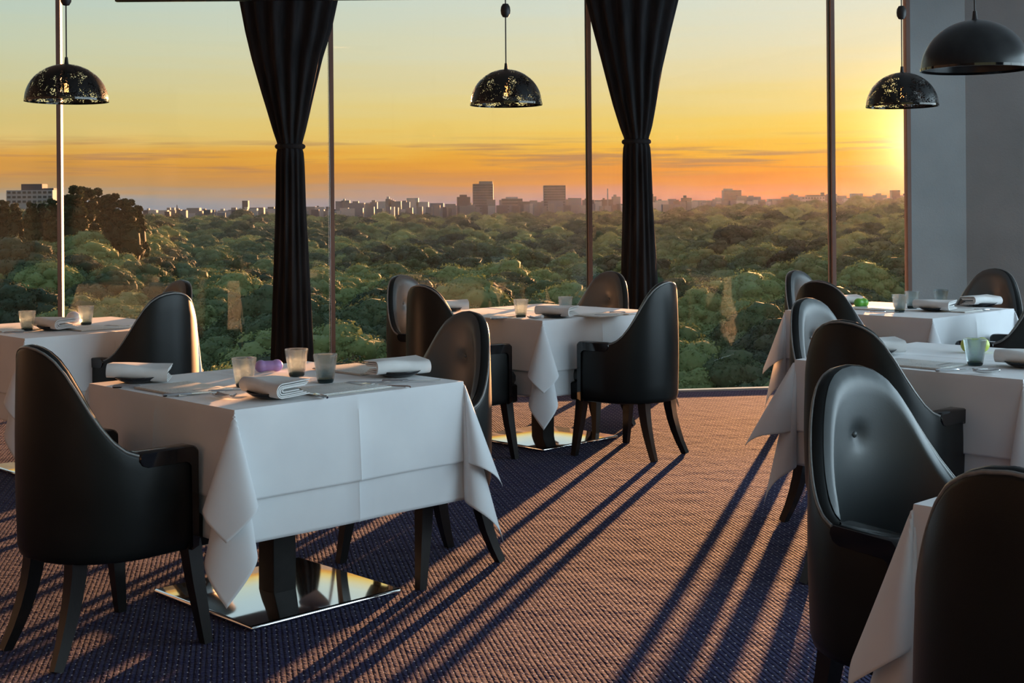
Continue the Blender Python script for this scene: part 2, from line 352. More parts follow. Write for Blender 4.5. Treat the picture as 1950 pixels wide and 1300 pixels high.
# ------------------------------------------------------------ curtains
def curtain(name, D, prof, label, tie_v):
    cxs = [(a+b)/2 for _, a, b in prof]
    o = empty(name, (pxd(cxs[-1], 500, D).x, D, 0)); X0 = o.location.x
    tag(o, label, 'curtain', 'tied black curtains at the glass wall')
    pts = []
    for v, a, b in prof:
        l, r = pxd(a, v, D), pxd(b, v, D); pts.append(((l.z+r.z)/2, l.x-X0, r.x-X0))
    zt = pxd(cxs[0], tie_v, D).z
    pts.sort(); zs = [p[0] for p in pts]
    def surf(z0, z1, nz, nm):
        rows = []
        for i in range(nz+1):
            z = z0+(z1-z0)*i/nz
            l = np.interp(z, zs, [p[1] for p in pts]); r = np.interp(z, zs, [p[2] for p in pts])
            hw = (r-l)/2; c = (l+r)/2; dp = min(.09, hw*.75)+.02; row = []
            N = 120; up_ = max(0, (z-zt)/1.2)
            for j in range(N):
                a = 2*PI*j/N
                pl = (.010+.012*up_)*math.cos(14*a+.6*math.sin(3*z))*min(1, abs(z-zt)*6+.35)+.006*math.cos(5*a+z)
                row.append((c+(hw-.010-.008*up_+pl)*math.cos(a), (dp+pl*1.4)*math.sin(a), z))
            rows.append(row)
        MB().grid(rows, close_u=True).build(nm, M_curtain, o, auto=None)
    surf(.005, zt, 40, 'lower_drape'); surf(zt, CE-.03, 46, 'upper_drape')
    l = np.interp(zt, zs, [p[1] for p in pts]); r = np.interp(zt, zs, [p[2] for p in pts]); hw = (r-l)/2
    ring = []
    for i in range(48):
        a = 2*PI*i/48; row = []
        for j in range(10):
            b = 2*PI*j/10; R = .020*math.cos(b)
            row.append(((l+r)/2+(hw+R-.004)*math.cos(a), (min(.09, hw*.75)+.02+R)*math.sin(a), zt+.018*math.sin(b)))
        ring.append(row)
    MB().grid(ring, close_u=True, close_v=True).build('tieback', M_curtain, o, auto=None)
    return o
curtain('curtain', 9.18, [(-230, 428, 672), (0, 457, 645), (60, 468, 632), (110, 480, 616), (180, 500, 599), (240, 518, 585), (272, 527, 578), (279, 528, 577),
        (290, 526, 580), (400, 525, 583), (540, 521, 590), (690, 515, 597), (780, 512, 600)], 'black tied-back curtain behind the front left table, left of the bead chain', 279)
curtain('curtain', 9.52, [(-230, 1083, 1328), (0, 1117, 1293), (60, 1132, 1278), (130, 1150, 1262), (200, 1168, 1250), (250, 1183, 1240), (264, 1188, 1236), (271, 1188, 1236),
        (282, 1186, 1239), (400, 1185, 1244), (560, 1180, 1253), (760, 1174, 1262)], 'black tied-back curtain behind the middle table, right of a mullion', 270)

# bead chain beside the second mullion
cb_ = empty('bead_chain', (*pxd(626, 400, 9.40).xy, 0)); tag(cb_, 'thin beaded blind chain hanging beside the mullion right of the left curtain', 'chain')
mb = MB(); mb.tube([(0, 0, 2.95), (0, 0, .35), (.004, .02, .33), (.004, .04, .35), (.004, .04, 2.95)], .0009, 4); mb.build('cord', M_sill, cb_)
mb = MB()
for i in range(210):
    z = .36+i*.0123
    for yy in (0,): mb.lathe([(.0001, -.0034), (.0034, 0), (.0001, .0034)], 5, (0, yy, z))
o = mb.build('beads', M_sill, cb_); o['kind'] = 'stuff'

# black track rail near the ceiling above the left curtain
tr_ = empty('track_rail', (*pxd(690, 0, 8.3).xy, pxd(690, -1, 8.3).z)); tag(tr_, 'thin black lighting rail at the top edge, right of the left curtain', 'rail')
mb = MB().box(-1.5, .30, -.02, .02, -.003, .035, .004); mb.build('rail', M_gloss, tr_)
for x in (-.95, .25):
    MB().tube([(x, 0, .02), (x, 0, CE-tr_.location.z)], .004, 6).build('suspension_wire', M_cord, tr_)

# ------------------------------------------------------------ chairs
BELL = [(0, 1), (10, .985), (18, .95), (26, .885), (34, .77), (42, .61), (50, .43), (58, .27), (66, .14), (74, .055), (82, .012), (90, 0)]
def bell(th):
    t = abs(th); return float(np.interp(t, [b[0] for b in BELL], [b[1] for b in BELL]))
WX, BY, AF, ZA, ZT, ZB = .262, .255, .165, .62, .95, .30
def column(s):
    """s in degrees along the horseshoe plan: -90..90 round the back, beyond that the arms"""
    if abs(s) <= 90:
        a = rad(s); p = Vector((WX*math.sin(a), -BY*math.cos(a))); nr = Vector((math.sin(a)/WX, -math.cos(a)/BY)).normalized()
        return p, nr, ZA+(ZT-ZA)*bell(s)
    sg = 1 if s > 0 else -1; y = (abs(s)-90)/90*AF
    return Vector((sg*(WX-.012*(y/AF)**2), y)), Vector((sg, .0)), ZA
def make_chair():
    r = empty('dining_chair', (0, 0, 0))
    cols = [-180, -160, -135, -110]+list(np.linspace(-90, 90, 61))+[110, 135, 160, 180]
    TH = .040; rows = []
    for s in cols:
        p, nr, zt = column(s); c = []
        e = .012
        def at(off, z): q = p-nr*off; return (q.x, q.y, z)
        c.append(at(.022, ZB)); c.append(at(.006, ZB+.008)); c.append(at(0, ZB+.03))
        for k in range(1, 9):
            f = k/8; z = ZB+.03+(zt-.02-ZB-.03)*f; c.append(at(-.005*math.sin(PI*f), z))
        for k in range(1, 8):
            a = rad(180*k/8); c.append(at(TH/2-TH/2*math.cos(a), zt-.02+.02*math.sin(a)))
        for k in range(0, 7):
            f = k/6; z = zt-.02-(zt-.02-.42)*f; c.append(at(TH, z))
        c.append(at(TH, ZB)); rows.append(c)
    mb = MB().grid(rows, close_u=True); L = len(rows[0]); k = len(mb.v)
    mb.f.append(tuple(range(L))); mb.f.append(tuple(reversed(range(k-L, k))))
    mb.build('shell', M_leather, r, auto=50)
    # padded inner back with a buttoned dimple
    def pad_pt(th, f):
        p, nr, zt = column(th); z0, z1 = .455, zt-.003; z = z0+(z1-z0)*f
        e = min(1, (1-abs(th)/80)*4); e2 = min(1, (1-f)*10, f*8+.2); e = max(0, min(e, e2)); bul = .024*math.sin(e*PI/2)**.8
        d2 = (WX*rad(th)*.8)**2+(z-.775)**2
        dim = .014*math.exp(-d2/.022**2)+.006*math.exp(-d2/.07**2)
        off = TH-.005+bul-dim*(1 if e > 0 else 0)
        q = p-nr*off; return (q.x, q.y, z)
    ths = list(np.linspace(-80, 80, 55)); fs = list(np.linspace(0, 1, 30))
    MB().grid([[pad_pt(th, f) for f in fs] for th in ths]).build('back_pad', M_leather_in, r, auto=None)
    q = Vector(pad_pt(0, (.775-.455)/(ZT-.006-.455)))
    MB().lathe([(.0005, .006), (.005, .005), (.0085, .002), (.0092, 0), (.008, -.006)], 14, M=Matrix.Translation(q+Vector((0, .002, 0))) @ Matrix.Rotation(-PI/2, 4, 'X')).build('button', M_leather_in, r)
    # piping along the outer edge
    pts = []
    for s in np.linspace(-92, 92, 80):
        p, nr, zt = column(s); q = p-nr*.004; pts.append((q.x, q.y, zt-.008))
    MB().tube(pts, .0042, 6).build('piping', M_pipe, r, auto=None)
    # seat
    def puck(off, yf, z0, z1, b):
        oc = [(.21 if off > .03 else .238, yf), (-.21 if off > .03 else -.238, yf)]
        out = [Vector((-(WX-off), yf)), Vector((-(WX-off), yf*.5))]
        for s in np.linspace(-90, 90, 31):
            p, nr, zt = column(s); out.append(p-nr*off)
        out += [Vector((WX-off, yf*.5)), Vector((WX-off, yf))]
        for i in range(1, 6): out.append(Vector(((WX-off)*(1-i/3), yf+.012*math.sin(PI*i/6))))
        c = Vector((0, 0)); rows = []
        for ins, z in ((b, z0), (b*.3, z0+b*.3), (0, z0+b), (0, z1-b), (b*.3, z1-b*.3), (b, z1), (.12, z1+.004)):
            rows.append([((q.x)*(1-ins/.25), (q.y)*(1-ins/.25), z) for q in out])
        mb = MB().grid(rows, close_u=True); n_ = len(out)
        mb.f.append(tuple(range(n_))); mb.f.append(tuple(reversed(range(len(mb.v)-n_, len(mb.v))))); return mb
    puck(.046, .248, .385, .47, .03).build('seat_cushion', M_leather_in, r, auto=50)
    puck(.020, .232, .298, .40, .012).build('seat_base', M_leather, r, auto=50)
    for sg in (-1, 1):
        x0, x1 = sorted((sg*(WX-.062), sg*(WX+.003)))
        # lacquered arm: rounded rail over the top and an upright stile at the front
        prof = [(-.035, ZA-.022), (-.032, ZA-.002), (-.024, ZA+.004)]+[(.150+.026*math.sin(rad(a)), ZA-.022+.026*math.cos(rad(a))) for a in range(0, 91, 15)]+[(.176, .31), (.150, .30), (.147, ZA-.062), (.140, ZA-.052), (.128, ZA-.046), (-.008, ZA-.046), (-.026, ZA-.038)]
        mb = MB(); N = len(prof); b = .006
        for xx, ins in ((x0, 1), (x0+b, 0), (x1-b, 0), (x1, 1)):
            cy, cz = .07, ZA-.02
            for y, z in prof:
                if ins:
                    y += .004 if y < .0 else (-.004 if y > .16 else 0); z += -.004 if z > ZA-.01 else .003
                mb.v.append((xx, y, z))
        for rr_ in range(3):
            for j in range(N): mb.f.append((rr_*N+j, rr_*N+(j+1) % N, (rr_+1)*N+(j+1) % N, (rr_+1)*N+j))
        mb.f.append(tuple(range(N))); mb.f.append(tuple(reversed(range(3*N, 4*N))))
        mb.build('armrest', M_gloss, r, auto=40)
        # legs
        MB().tube([(sg*.222, .165, .33), (sg*.232, .178, .2), (sg*.250, .205, 0)], [.036, .031, .021], 4, sq=True).build('leg', M_leg, r, auto=30)
        pts = [(sg*(.125+.03*t*t), -.165-.085*t**1.8, .33*(1-t)) for t in (0, .2, .4, .6, .8, 1)]
        MB().tube(pts, [.036, .034, .031, .028, .024, .021], 4, sq=True).build('leg', M_leg, r, auto=30)
    return r
ch0 = make_chair(); used = False
def chair(cx, cy, fx, fy, label, group):
    global used
    o = copy_tree(ch0) if used else ch0; used = True
    o.location = (cx, cy, 0); o.rotation_euler = (0, 0, math.atan2(fy, fx)-PI/2)
    tag(o, label, 'chair', group); return o
G = 'black leather armchairs round the %s table'
chair(-1.288, 4.284, .68, .73, 'black high-backed leather armchair at far left front, seen from behind', G % 'front left')
chair(-.345, 5.16, -.75, -.66, 'black armchair with a button, facing us across the front left table', G % 'front left')
chair(-1.86, 6.90, -.75, .66, 'black armchair with an orange sunlit edge, behind the front left table', G % 'far left')
chair(-2.07, 7.70, -.7, -.7, 'black armchair whose rounded top shows behind the orange-edged one', G % 'far left')
chair(-.49, 8.13, .8, -.6, 'black armchair nearest the glass, left of the middle table', G % 'middle')
chair(-.315, 7.37, .7, .7, 'black armchair seen from behind, left side of the middle table', G % 'middle')
chair(.45, 8.36, -.7, -.7, 'black buttoned armchair in front of the right curtain', G % 'middle')
chair(.645, 7.49, -.78, .63, 'black armchair on the right of the middle table, all its legs showing', G % 'middle')
chair(1.92, 8.31, .7, -.7, 'black armchair nearest the glass at the left end of the far right table', G % 'far right')
chair(1.80, 7.47, .7, .7, 'black armchair seen from behind at the left of the far right table', G % 'far right')
chair(2.83, 8.31, -.7, -.7, 'black buttoned armchair against the grey wall, beyond the far right table', G % 'far right')
chair(2.66, 7.36, -.75, .66, 'black armchair cut by the right frame edge, near side of the far right table', G % 'far right')
chair(1.43, 5.75, .66, -.75, 'black armchair with a button, facing us, left of the lime ornament table', G % 'right middle')
chair(1.32, 4.94, .7, .7, 'black armchair seen from behind, its arm against the right middle table cloth', G % 'right middle')
chair(.962, 3.23, .52, -.855, 'large black armchair with blue sheen and centre button, front right', G % 'front right')
chair(.93, 2.25, .7, .7, 'black armchair back cut by the lower right corner, closest to us', G % 'front right')

# ------------------------------------------------------------ tables
TA, TZ = .46, .738
def cloth(a, z0, over, flare, cones, wav, seed, twist=(0, 0, 0, 0)):
    rnd = random.Random(seed); ph = [rnd.uniform(0, 6) for _ in range(8)]
    o_ = [over*i/36 for i in range(1, 37)]
    ins = [-.006, 0, .006]
    core = sorted(set([round(x, 4) for x in np.linspace(-a, a, 17)]+[-.006, .006, 0.0]))
    cs = [-(a+x) for x in reversed(o_)]+core+[a+x for x in o_]
    def wave(side, t, d):
        f = d/over
        w = wav*f*(math.sin(7*t+ph[side])*.6+math.sin(13*t+ph[side+4])*.4)*(1-.3*abs(t)/a)
        w += .0035*math.exp(-(t/.005)**2)*min(1, d*20)           # pressed crease down the middle
        return w
    def pos(u, v):
        eu, ev = max(abs(u)-a, 0), max(abs(v)-a, 0); su, sv = (1 if u >= 0 else -1), (1 if v >= 0 else -1)
        if eu == 0 and ev == 0: return (u, v, z0+.0012*math.exp(-(u/.006)**2)+.0012*math.exp(-(v/.006)**2))
        if ev == 0:
            w = wave(0 if su > 0 else 1, v, eu); return (su*(a+.002+eu*math.sin(flare)+w), v, z0-.004-eu*math.cos(flare))
        if eu == 0:
            w = wave(2 if sv > 0 else 3, u, ev); return (u, sv*(a+.002+ev*math.sin(flare)+w), z0-.004-ev*math.cos(flare))
        q = (0 if su > 0 else 1)+(0 if sv > 0 else 2)
        r = math.hypot(eu, ev); s = math.atan2(ev, eu)/(PI/2); Aq, Bq, Tw = cones[q]
        Pa, Pb = flare*(1-s), flare*s
        c1 = Aq*(1-math.cos(2*PI*s)); l1 = Bq*math.sin(2*PI*s)+Tw*math.sin(PI*s)**2
        c1 += wav*2.2*math.sin(4*PI*s+ph[q])*math.sin(PI*s)*(r/over)
        p_ = Pa+(c1+l1)/math.sqrt(2); q_ = Pb+(c1-l1)/math.sqrt(2)
        nrm = math.hypot(p_, q_)
        if nrm > .95: p_ *= .95/nrm; q_ *= .95/nrm; nrm = .95
        wu, wv_ = wave(0 if su > 0 else 1, sv*a, r)*(1-s)**2, wave(2 if sv > 0 else 3, su*a, r)*s**2
        return (su*(a+.002+r*p_+wu), sv*(a+.002+r*q_+wv_), z0-.004-r*math.sqrt(1-nrm*nrm))
    return MB().grid([[pos(u, v) for v in cs] for u in cs])
def table(cx, cy, rz, where, seed, cones1=None, cones2=None):
    o = empty('pedestal_table', (cx, cy, 0), rz)
    tag(o, 'square table with polished steel base plate, %s' % where, 'table', 'pedestal dining tables')
    MB().box(-TA+.004, TA-.004, -TA+.004, TA-.004, .70, TZ-.003, .006).build('tabletop', M_leg, o)
    MB().box(-.047, .047, -.047, .047, .016, .70, .003).build('column', M_column, o)
    MB().box(-.31, .31, -.31, .31, 0, .018, .008).build('base_plate', M_steel, o)
    d1 = [(.11, .17, .0)]*4; d2 = [(.15, .26, .0)]*4
    c = cloth(TA, TZ, .405, rad(1.5), cones1 or d1, .006, seed).build('tablecloth', M_cloth)
    c.location = (cx, cy, 0); c.rotation_euler = (0, 0, rz); tag(c, 'longer white under-cloth of the table %s' % where, 'tablecloth', 'white tablecloths')
    md = c.modifiers.new('thickness', 'SOLIDIFY'); md.thickness = .0012; md.offset = 0
    c2 = cloth(TA+.006, TZ+.004, .275, rad(3), cones2 or d2, .005, seed+50).build('table_overlay', M_cloth)
    c2.location = (cx, cy, 0); c2.rotation_euler = (0, 0, rz); tag(c2, 'shorter white top cloth of the table %s' % where, 'tablecloth', 'white top cloths')
    md = c2.modifiers.new('thickness', 'SOLIDIFY'); md.thickness = .0012; md.offset = 0
RZ = rad(-46)
TABLES = {'T1': (-.835, 4.80, 'at the front left'), 'T2': (.17, 7.97, 'in the middle by the right curtain'), 'T3': (2.24, 7.91, 'at the far right by the grey wall'),
          'T4': (1.77, 5.37, 'at the right middle with the lime ornament'), 'T0': (-2.32, 7.18, 'at the far left edge'), 'T5': (1.47, 2.76, 'at the front right, mostly behind chairs')}
for i, (k, (x, y, w)) in enumerate(TABLES.items()):
    c1 = c2 = None
    if k == 'T4': c2 = [(.15, .20, 0)]*3+[(.24, .22, 0)]; c1 = [(.11, .17, 0)]*4
    if k == 'T0': c2 = [(.03, .09, 0)]+[(.15, .24, 0)]*3; c1 = [(.02, .07, 0)]+[(.11, .17, 0)]*3
    table(x, y, RZ, w, 11+i, c1, c2)

# ------------------------------------------------------------ table settings
TOP = TZ+.006
def make_tumbler():
    o = empty('tumbler')
    MB().lathe([(.0005, .014), (.022, .014), (.026, .018), (.0395, .098), (.0405, .0995), (.0425, .098), (.0425, .094), (.030, .014), (.028, .004)], 32).build('glass_body', M_glass, o, auto=None)
    MB().lathe([(.0005, 0), (.0255, 0), (.0275, .003), (.0285, .011), (.0265, .0135), (.0005, .0138)], 32).build('glass_base', M_glassbase, o)
    return o
tum0 = make_tumbler(); tused = False
def tumbler(u, v, label, group):
    global tused
    o = copy_tree(tum0) if tused else tum0; tused = True
    o.location = px(u, v, TOP); o.rotation_euler = (0, 0, random.uniform(0, 6)); tag(o, label, 'glass', group)
gg = 'smoky bubble tumblers on the %s table'
for u, v, l, g in ((465, 736, 'smoky bubble tumbler left of the lilac ornament on the front left table', 'front left'),
                   (565, 716, 'smoky bubble tumbler in front of the left curtain on the front left table', 'front left'),
                   (620, 728, 'smoky bubble tumbler right of the folded napkin, under the mullion, front left table', 'front left'),
                   (52, 629, 'smoky bubble tumbler at the left edge of the far left table', 'far left'), (164, 618, 'smoky bubble tumbler right of the white ball on the far left table', 'far left'),
                   (992, 604, 'frosty bubble tumbler on the left of the middle table', 'middle'), (1077, 598, 'pale tumbler behind the napkin on the middle table', 'middle'),
                   (1713, 594, 'tumbler with an orange sunlit rim on the far right table', 'far right'), (1737, 587, 'dark blue tumbler touching the orange-rimmed one on the far right table', 'far right'),
                   (1792, 583, 'pale blue tumbler in front of the grey wall on the far right table', 'far right'), (1857, 695, 'smoky blue tumbler in front of the lime ornament', 'right middle')):
    tumbler(u, v, l, gg % g)

def make_plate():
    return MB().lathe([(.0005, .004), (.045, .005), (.070, .013), (.088, .024), (.090, .023), (.072, .010), (.048, 0), (.0005, 0)], 36).mesh('side_plate')
pm = make_plate(); pm.materials.append(M_plate)
def make_napkin():
    mb = MB(); L = .105
    for k, (hw, hh) in enumerate(((.064, .024), (.056, .0185), (.048, .013), (.039, .0075))):
        prof = []
        for i in range(15):
            a = -PI/2+PI*i/14; prof.append((hw-hh+hh*math.cos(a), hh*math.sin(a)))
        prof = [(-hw+.004*k, -hh)]+prof+[(-hw-.004*k, hh)]
        th = .0036
        inner = []
        for i in range(15):
            a = PI/2-PI*i/14; inner.append((hw-hh+(hh-th)*math.cos(a), (hh-th)*math.sin(a)))
        inner = [(-hw-.004*k, hh-th)]+inner+[(-hw+.004*k, -hh+th)]
        loop = prof+inner; nx = 9; rows = []
        for i in range(nx):
            f = i/(nx-1)*2-1; e = L-.002*k
            rows.append([(f*e, y*(1-.02*math.cos(f*5+k)), z+.024+.0018*math.sin(3*f+k)*(1+z*20)+.004*(y/.06)*math.sin(2*f)) for y, z in loop])
        mb.grid(rows, close_u=True); n_ = len(loop); kk = len(mb.v)
        # end caps as quad strips
        for base in (kk-n_*nx, kk-n_):
            for i in range(16): mb.f.append((base+i, base+i+1, base+n_-2-i, base+n_-1-i))
    me = mb.mesh('folded_napkin', True, 40); me.materials.append(M_napkin); return me
nm_ = make_napkin()
def plate_napkin(u, v, ang, where, tilt=0, thick=1):
    p = px(u, v, TOP)
    o = bpy.data.objects.new('side_plate', pm); S.collection.objects.link(o); o.location = p; tag(o, 'small black dish under the napkin %s' % where, 'plate', 'black side plates')
    q = bpy.data.objects.new('folded_napkin', nm_); S.collection.objects.link(q); q.location = p+Vector((0, 0, .013)); q.rotation_euler = (0, rad(tilt), rad(ang)); q.scale = (1, 1, thick)
    tag(q, 'thick folded white napkin %s' % where, 'napkin', 'folded white napkins')
for a in ((265, 727, 186, 'at the left corner of the front left table', -4), (522, 757, 135, 'at the near corner of the front left table', 0), (757, 716, 210, 'at the right corner of the front left table', 0),
          (104, 628, 140, 'on the far left table', 0), (1060, 604, 150, 'at the near corner of the middle table', 0), (858, 592, 186, 'at the left of the middle table, between chair tops', 0),
          (1606, 582, 186, 'beside the green ornament', 0), (1780, 592, 140, 'at the near corner of the far right table', 0), (1869, 583, 205, 'on the far right table before the buttoned chair', 0),
          (1668, 674, 186, 'at the left corner of the right middle table', 0), (1958, 699, 140, 'at the right frame edge on the right middle table', 0)):
    plate_napkin(*a)

# menu cards
M_menu = mat('menu_card', (.75, .76, .74), .55); n = M_menu.node_tree
t = nn(n, 'ShaderNodeTexCoord'); v1 = nn(n, 'ShaderNodeTexVoronoi', i_Scale=26.0, feature='DISTANCE_TO_EDGE'); wv = nn(n, 'ShaderNodeTexNoise', i_Scale=9.0, i_Detail=5.0)
n.links.new(t.outputs['Object'], wv.inputs['Vector']); n.links.new(wv.outputs['Color'], v1.inputs['Vector'])
f_ = math_n(n, 'MULTIPLY', math_n(n, 'LESS_THAN', v1.outputs['Distance'], .055), math_n(n, 'MULTIPLY', math_n(n, 'SUBTRACT', wv.outputs[0], .4), 5, True))
n.links.new(mixc(n, f_, (.76, .77, .75), (.42, .47, .45)), n.nodes['Principled BSDF'].inputs['Base Color'])
M_menu_edge = mat('menu_cover', (.55, .52, .48), .7); vary(M_menu_edge, 20, (.5, .48, .44), (.6, .57, .52))
M_tab = mat('grey_print', (.35, .35, .35), .6); vary(M_tab, 20, (.32, .32, .32), (.38, .38, .38))
men0 = empty('menu_folder')
MB().box(-.148, .148, -.105, .105, 0, .004, .001).build('cover', M_menu_edge, men0); MB().box(-.145, .145, -.102, .102, .004, .0065, .0006).build('printed_sheet', M_menu, men0)
MB().box(.085, .10, -.02, .08, .0065, .0072).build('printed_strip', M_tab, men0, smooth=False)
mused = False
def menu(u, v, ang, where):
    global mused
    o = copy_tree(men0) if mused else men0; mused = True
    o.location = px(u, v, TOP); o.rotation_euler = (0, 0, rad(ang)); tag(o, 'menu card with pale leaf print %s' % where, 'menu', 'menu cards')
for a in ((350, 741, -46, 'at the left side of the front left table'), (645, 741, 44, 'at the right side of the front left table'), (682, 704, -46, 'near the back of the front left table'),
          (188, 625, 44, 'on the far left table right of the napkin'), (18, 627, -46, 'at the left frame edge, far left table'),
          (1150, 600, 44, 'on the right of the middle table'), (925, 602, -46, 'on the left of the middle table'),
          (1662, 588, -46, 'in orange light on the far right table'), (1829, 591, 44, 'between two napkins on the far right table'), (1748, 694, -46, 'on the right middle table')):
    menu(*a)

# cutlery
kn0 = empty('table_knife')
MB().tube([(-.105, 0, .005), (-.10, 0, .006), (-.02, 0, .006), (-.012, 0, .005)], [.004, .0058, .0052, .003], 8).build('handle', M_silver, kn0)
MB().box(-.013, .10, -.006, .007, .004, .0058, .0008).build('blade', M_silver, kn0)
fk0 = empty('table_fork')
MB().tube([(-.10, 0, .005), (-.09, 0, .0055), (0, 0, .0045), (.03, 0, .005)], [.0035, .0045, .0025, .003], 8).build('handle', M_silver, fk0)
mb = MB().box(.028, .055, -.011, .011, .0045, .0065, .0008)
for i in range(4): mb.box(.054, .095, -.011+i*.0062, -.0076+i*.0062, .005, .007)
mb.build('tines', M_silver, fk0, auto=30)
rs0 = MB(); rows = []
for i in range(9):
    x = -.045+.09*i/8; rows.append([(x, y, .002+.010*(abs(y)/.018)**2+.006*(x/.045)**2) for y in np.linspace(-.018, .018, 7)])
rs0.grid(rows); rs = rs0.build('cutlery_rest', M_silver); md = rs.modifiers.new('thickness', 'SOLIDIFY'); md.thickness = .0015
fl = {'k': False, 'f': False, 'r': False}
def cut(kind, u, v, ang, where):
    src = {'k': kn0, 'f': fk0, 'r': rs}[kind]
    o = copy_tree(src) if fl[kind] else src; fl[kind] = True
    o.location = px(u, v, TOP); o.rotation_euler = (0, 0, rad(ang))
    nm, c = {'k': ('silver knife', 'knife'), 'f': ('silver fork', 'fork'), 'r': ('curved silver cutlery rest', 'cutlery rest')}[kind]
    tag(o, '%s %s' % (nm, where), c, 'silver cutlery')
for a in (('k', 372, 752, 25, 'below the menu at the left of the front left table'), ('f', 455, 745, 15, 'left of the near napkin on the front left table'),
          ('r', 425, 759, -35, 'at the near corner of the front left table'), ('k', 595, 753, 125, 'right of the near napkin on the front left table'),
          ('f', 735, 736, 150, 'beyond the right menu on the front left table'), ('k', 785, 727, 5, 'beside the right napkin on the front left table'),
          ('f', 715, 730, 10, 'near the right napkin on the front left table'), ('k', 275, 738, 10, 'before the left napkin on the front left table'),
          ('k', 50, 634, 15, 'at the near edge of the far left table'), ('f', 235, 622, 5, 'beside the menu on the far left table'),
          ('k', 970, 607, 20, 'left of the tumbler on the middle table'), ('r', 1020, 608, -30, 'left of the near napkin on the middle table'), ('f', 1165, 601, 10, 'at the right of the middle table'), ('k', 1195, 596, 10, 'at the right edge of the middle table'),
          ('k', 1690, 595, 10, 'left of the orange-rimmed tumbler on the far right table'), ('f', 1835, 583, 20, 'behind the menu on the far right table'), ('k', 1888, 591, 10, 'at the right of the far right table'),
          ('k', 1832, 706, 12, 'near the tumbler on the right middle table'), ('r', 1878, 712, -10, 'at the near corner of the right middle table')):
    cut(*a)

# small coloured two-lobed ornaments
def ornament(u, v, w, h, col, name, label, lobes=2, ang=20):
    mt = mat(name+'_colour', col, .3, spec=.5, Subsurface_Weight=.15); vary(mt, 18, tuple(c*.85 for c in col), tuple(min(1, c*1.12) for c in col))
    rows = []; N = 28; R = h/2
    for i in range(N+1):
        f = -1+2*i/N; x = w/2*math.sin(f*PI/2)
        if lobes == 2:
            sep = w/2-R; d1 = max(0, R*R-(x-sep)**2)**.5; d2 = max(0, R*R-(x+sep)**2)**.5; r_ = (d1**4+d2**4)**.25
            if abs(x) < sep: r_ = max(r_, R*.84)
        else: r_ = R*max(0, 1-(2*x/w)**2)**.5
        r_ = max(r_, .0004); rows.append([(x, r_*math.cos(2*PI*j/24), R+r_*math.sin(2*PI*j/24)) for j in range(24)])
    o = MB().grid(rows, close_u=True).build(name, mt, auto=None); o.location = px(u, v, TOP-.0005); o.rotation_euler = (0, 0, rad(ang)); tag(o, label, 'ornament', None)
ornament(512, 708, .105, .046, (.46, .30, .62), 'lilac_ornament', 'lilac two-lobed glossy ornament among the tumblers on the front left table')
ornament(140, 616, .075, .066, (.72, .74, .76), 'white_ball', 'white round ornament beside a tumbler on the far left table', 1)
ornament(1640, 585, .092, .055, (.12, .42, .05), 'green_ornament', 'bright green apple-like ornament at the left of the far right table', 2)
ornament(1857, 671, .118, .062, (.52, .62, .10), 'lime_ornament', 'lime yellow two-lobed ornament behind the smoky blue tumbler', 2, 5)

# ------------------------------------------------------------ pendants
def pendant(u, v_rim, v_top, wpx, D, plain, label, vb):
    rim = pxd(u, v_rim, D); R = wpx/2*D/F; o = empty('pendant_lamp', rim); tag(o, label, 'lamp', 'black dome pendant lamps')
    hgt = (v_rim-v_top)*D/F; prof = []
    for i in range(17):
        a = PI/2*i/16; prof.append((max(R*math.cos(a), .012), hgt*math.sin(a)))
    for i in range(16, -1, -1):
        a = PI/2*i/16; prof.append((max((R-.003)*math.cos(a), .011), (hgt-.003)*math.sin(a)))
    MB().lathe(prof, 56).build('lamp_shade', M_shade_plain if plain else M_shade, o, auto=60)
    MB().lathe([(R-.004, -.004), (R+.002, -.004), (R+.002, .006), (R-.004, .006), (R-.004, -.004)], 56).build('rim_band', M_gloss, o)
    if not plain:
        mb = MB(); rt = R*.93; nz = 11                                      # zigzag wire garland inside the mouth
        for i in range(nz*2):
            a, b = 2*PI*i/(2*nz), 2*PI*(i+1)/(2*nz); za, zb = (.004, .028) if i % 2 == 0 else (.028, .004)
            mb.tube([(rt*math.cos(a), rt*math.sin(a), za), (rt*math.cos(b), rt*math.sin(b), zb)], .0016, 4)
        mb.build('wire_trim', M_cord, o)
    top = CE-rim.z
    MB().lathe([(.0005, hgt+.035), (.007, hgt+.034), (.010, hgt+.005), (.014, hgt-.005), (.0005, hgt-.006)], 14).build('cap', M_cord, o)
    MB().tube([(0, 0, hgt+.03), (0, 0, top)], .0035, 8).build('cord', M_cord, o)
    if vb is not None:
        zb = pxd(u, vb, D).z-rim.z
        MB().lathe([(.0005, -.040), (.016, -.036), (.025, -.02), (.0275, 0), (.025, .02), (.016, .036), (.0005, .040)], 20, (0, 0, zb)).build('counterweight', M_cord, o)
    MB().lathe([(.014, hgt-.004), (.016, hgt*.62), (.0005, hgt*.60)], 16).build('socket', M_cord, o)
    bl = MB().lathe([(.012, hgt*.62), (.022, hgt*.5), (.027, hgt*.36), (.024, hgt*.22), (.012, hgt*.14), (.0005, hgt*.12)], 18).build('bulb', M_bulb, o)
    mb = MB()
    for k in range(4):
        a = PI/2*k; mb.tube([(.008*math.cos(a), .008*math.sin(a), hgt*.24), (.006*math.cos(a+.5), .006*math.sin(a+.5), hgt*.52)], .0014, 5)
    mb.build('filament', M_fil, bl)
pendant(127, 192, 122, 154, 6.75, False, 'perforated black dome pendant lamp above the far left table', -4)
pendant(964, 199, 132, 137, 7.60, False, 'perforated black dome pendant lamp above the middle table', 20)
pendant(1718, 202, 138, 134, 7.72, False, 'perforated black dome pendant lamp overlapping the grey wall edge', 24)
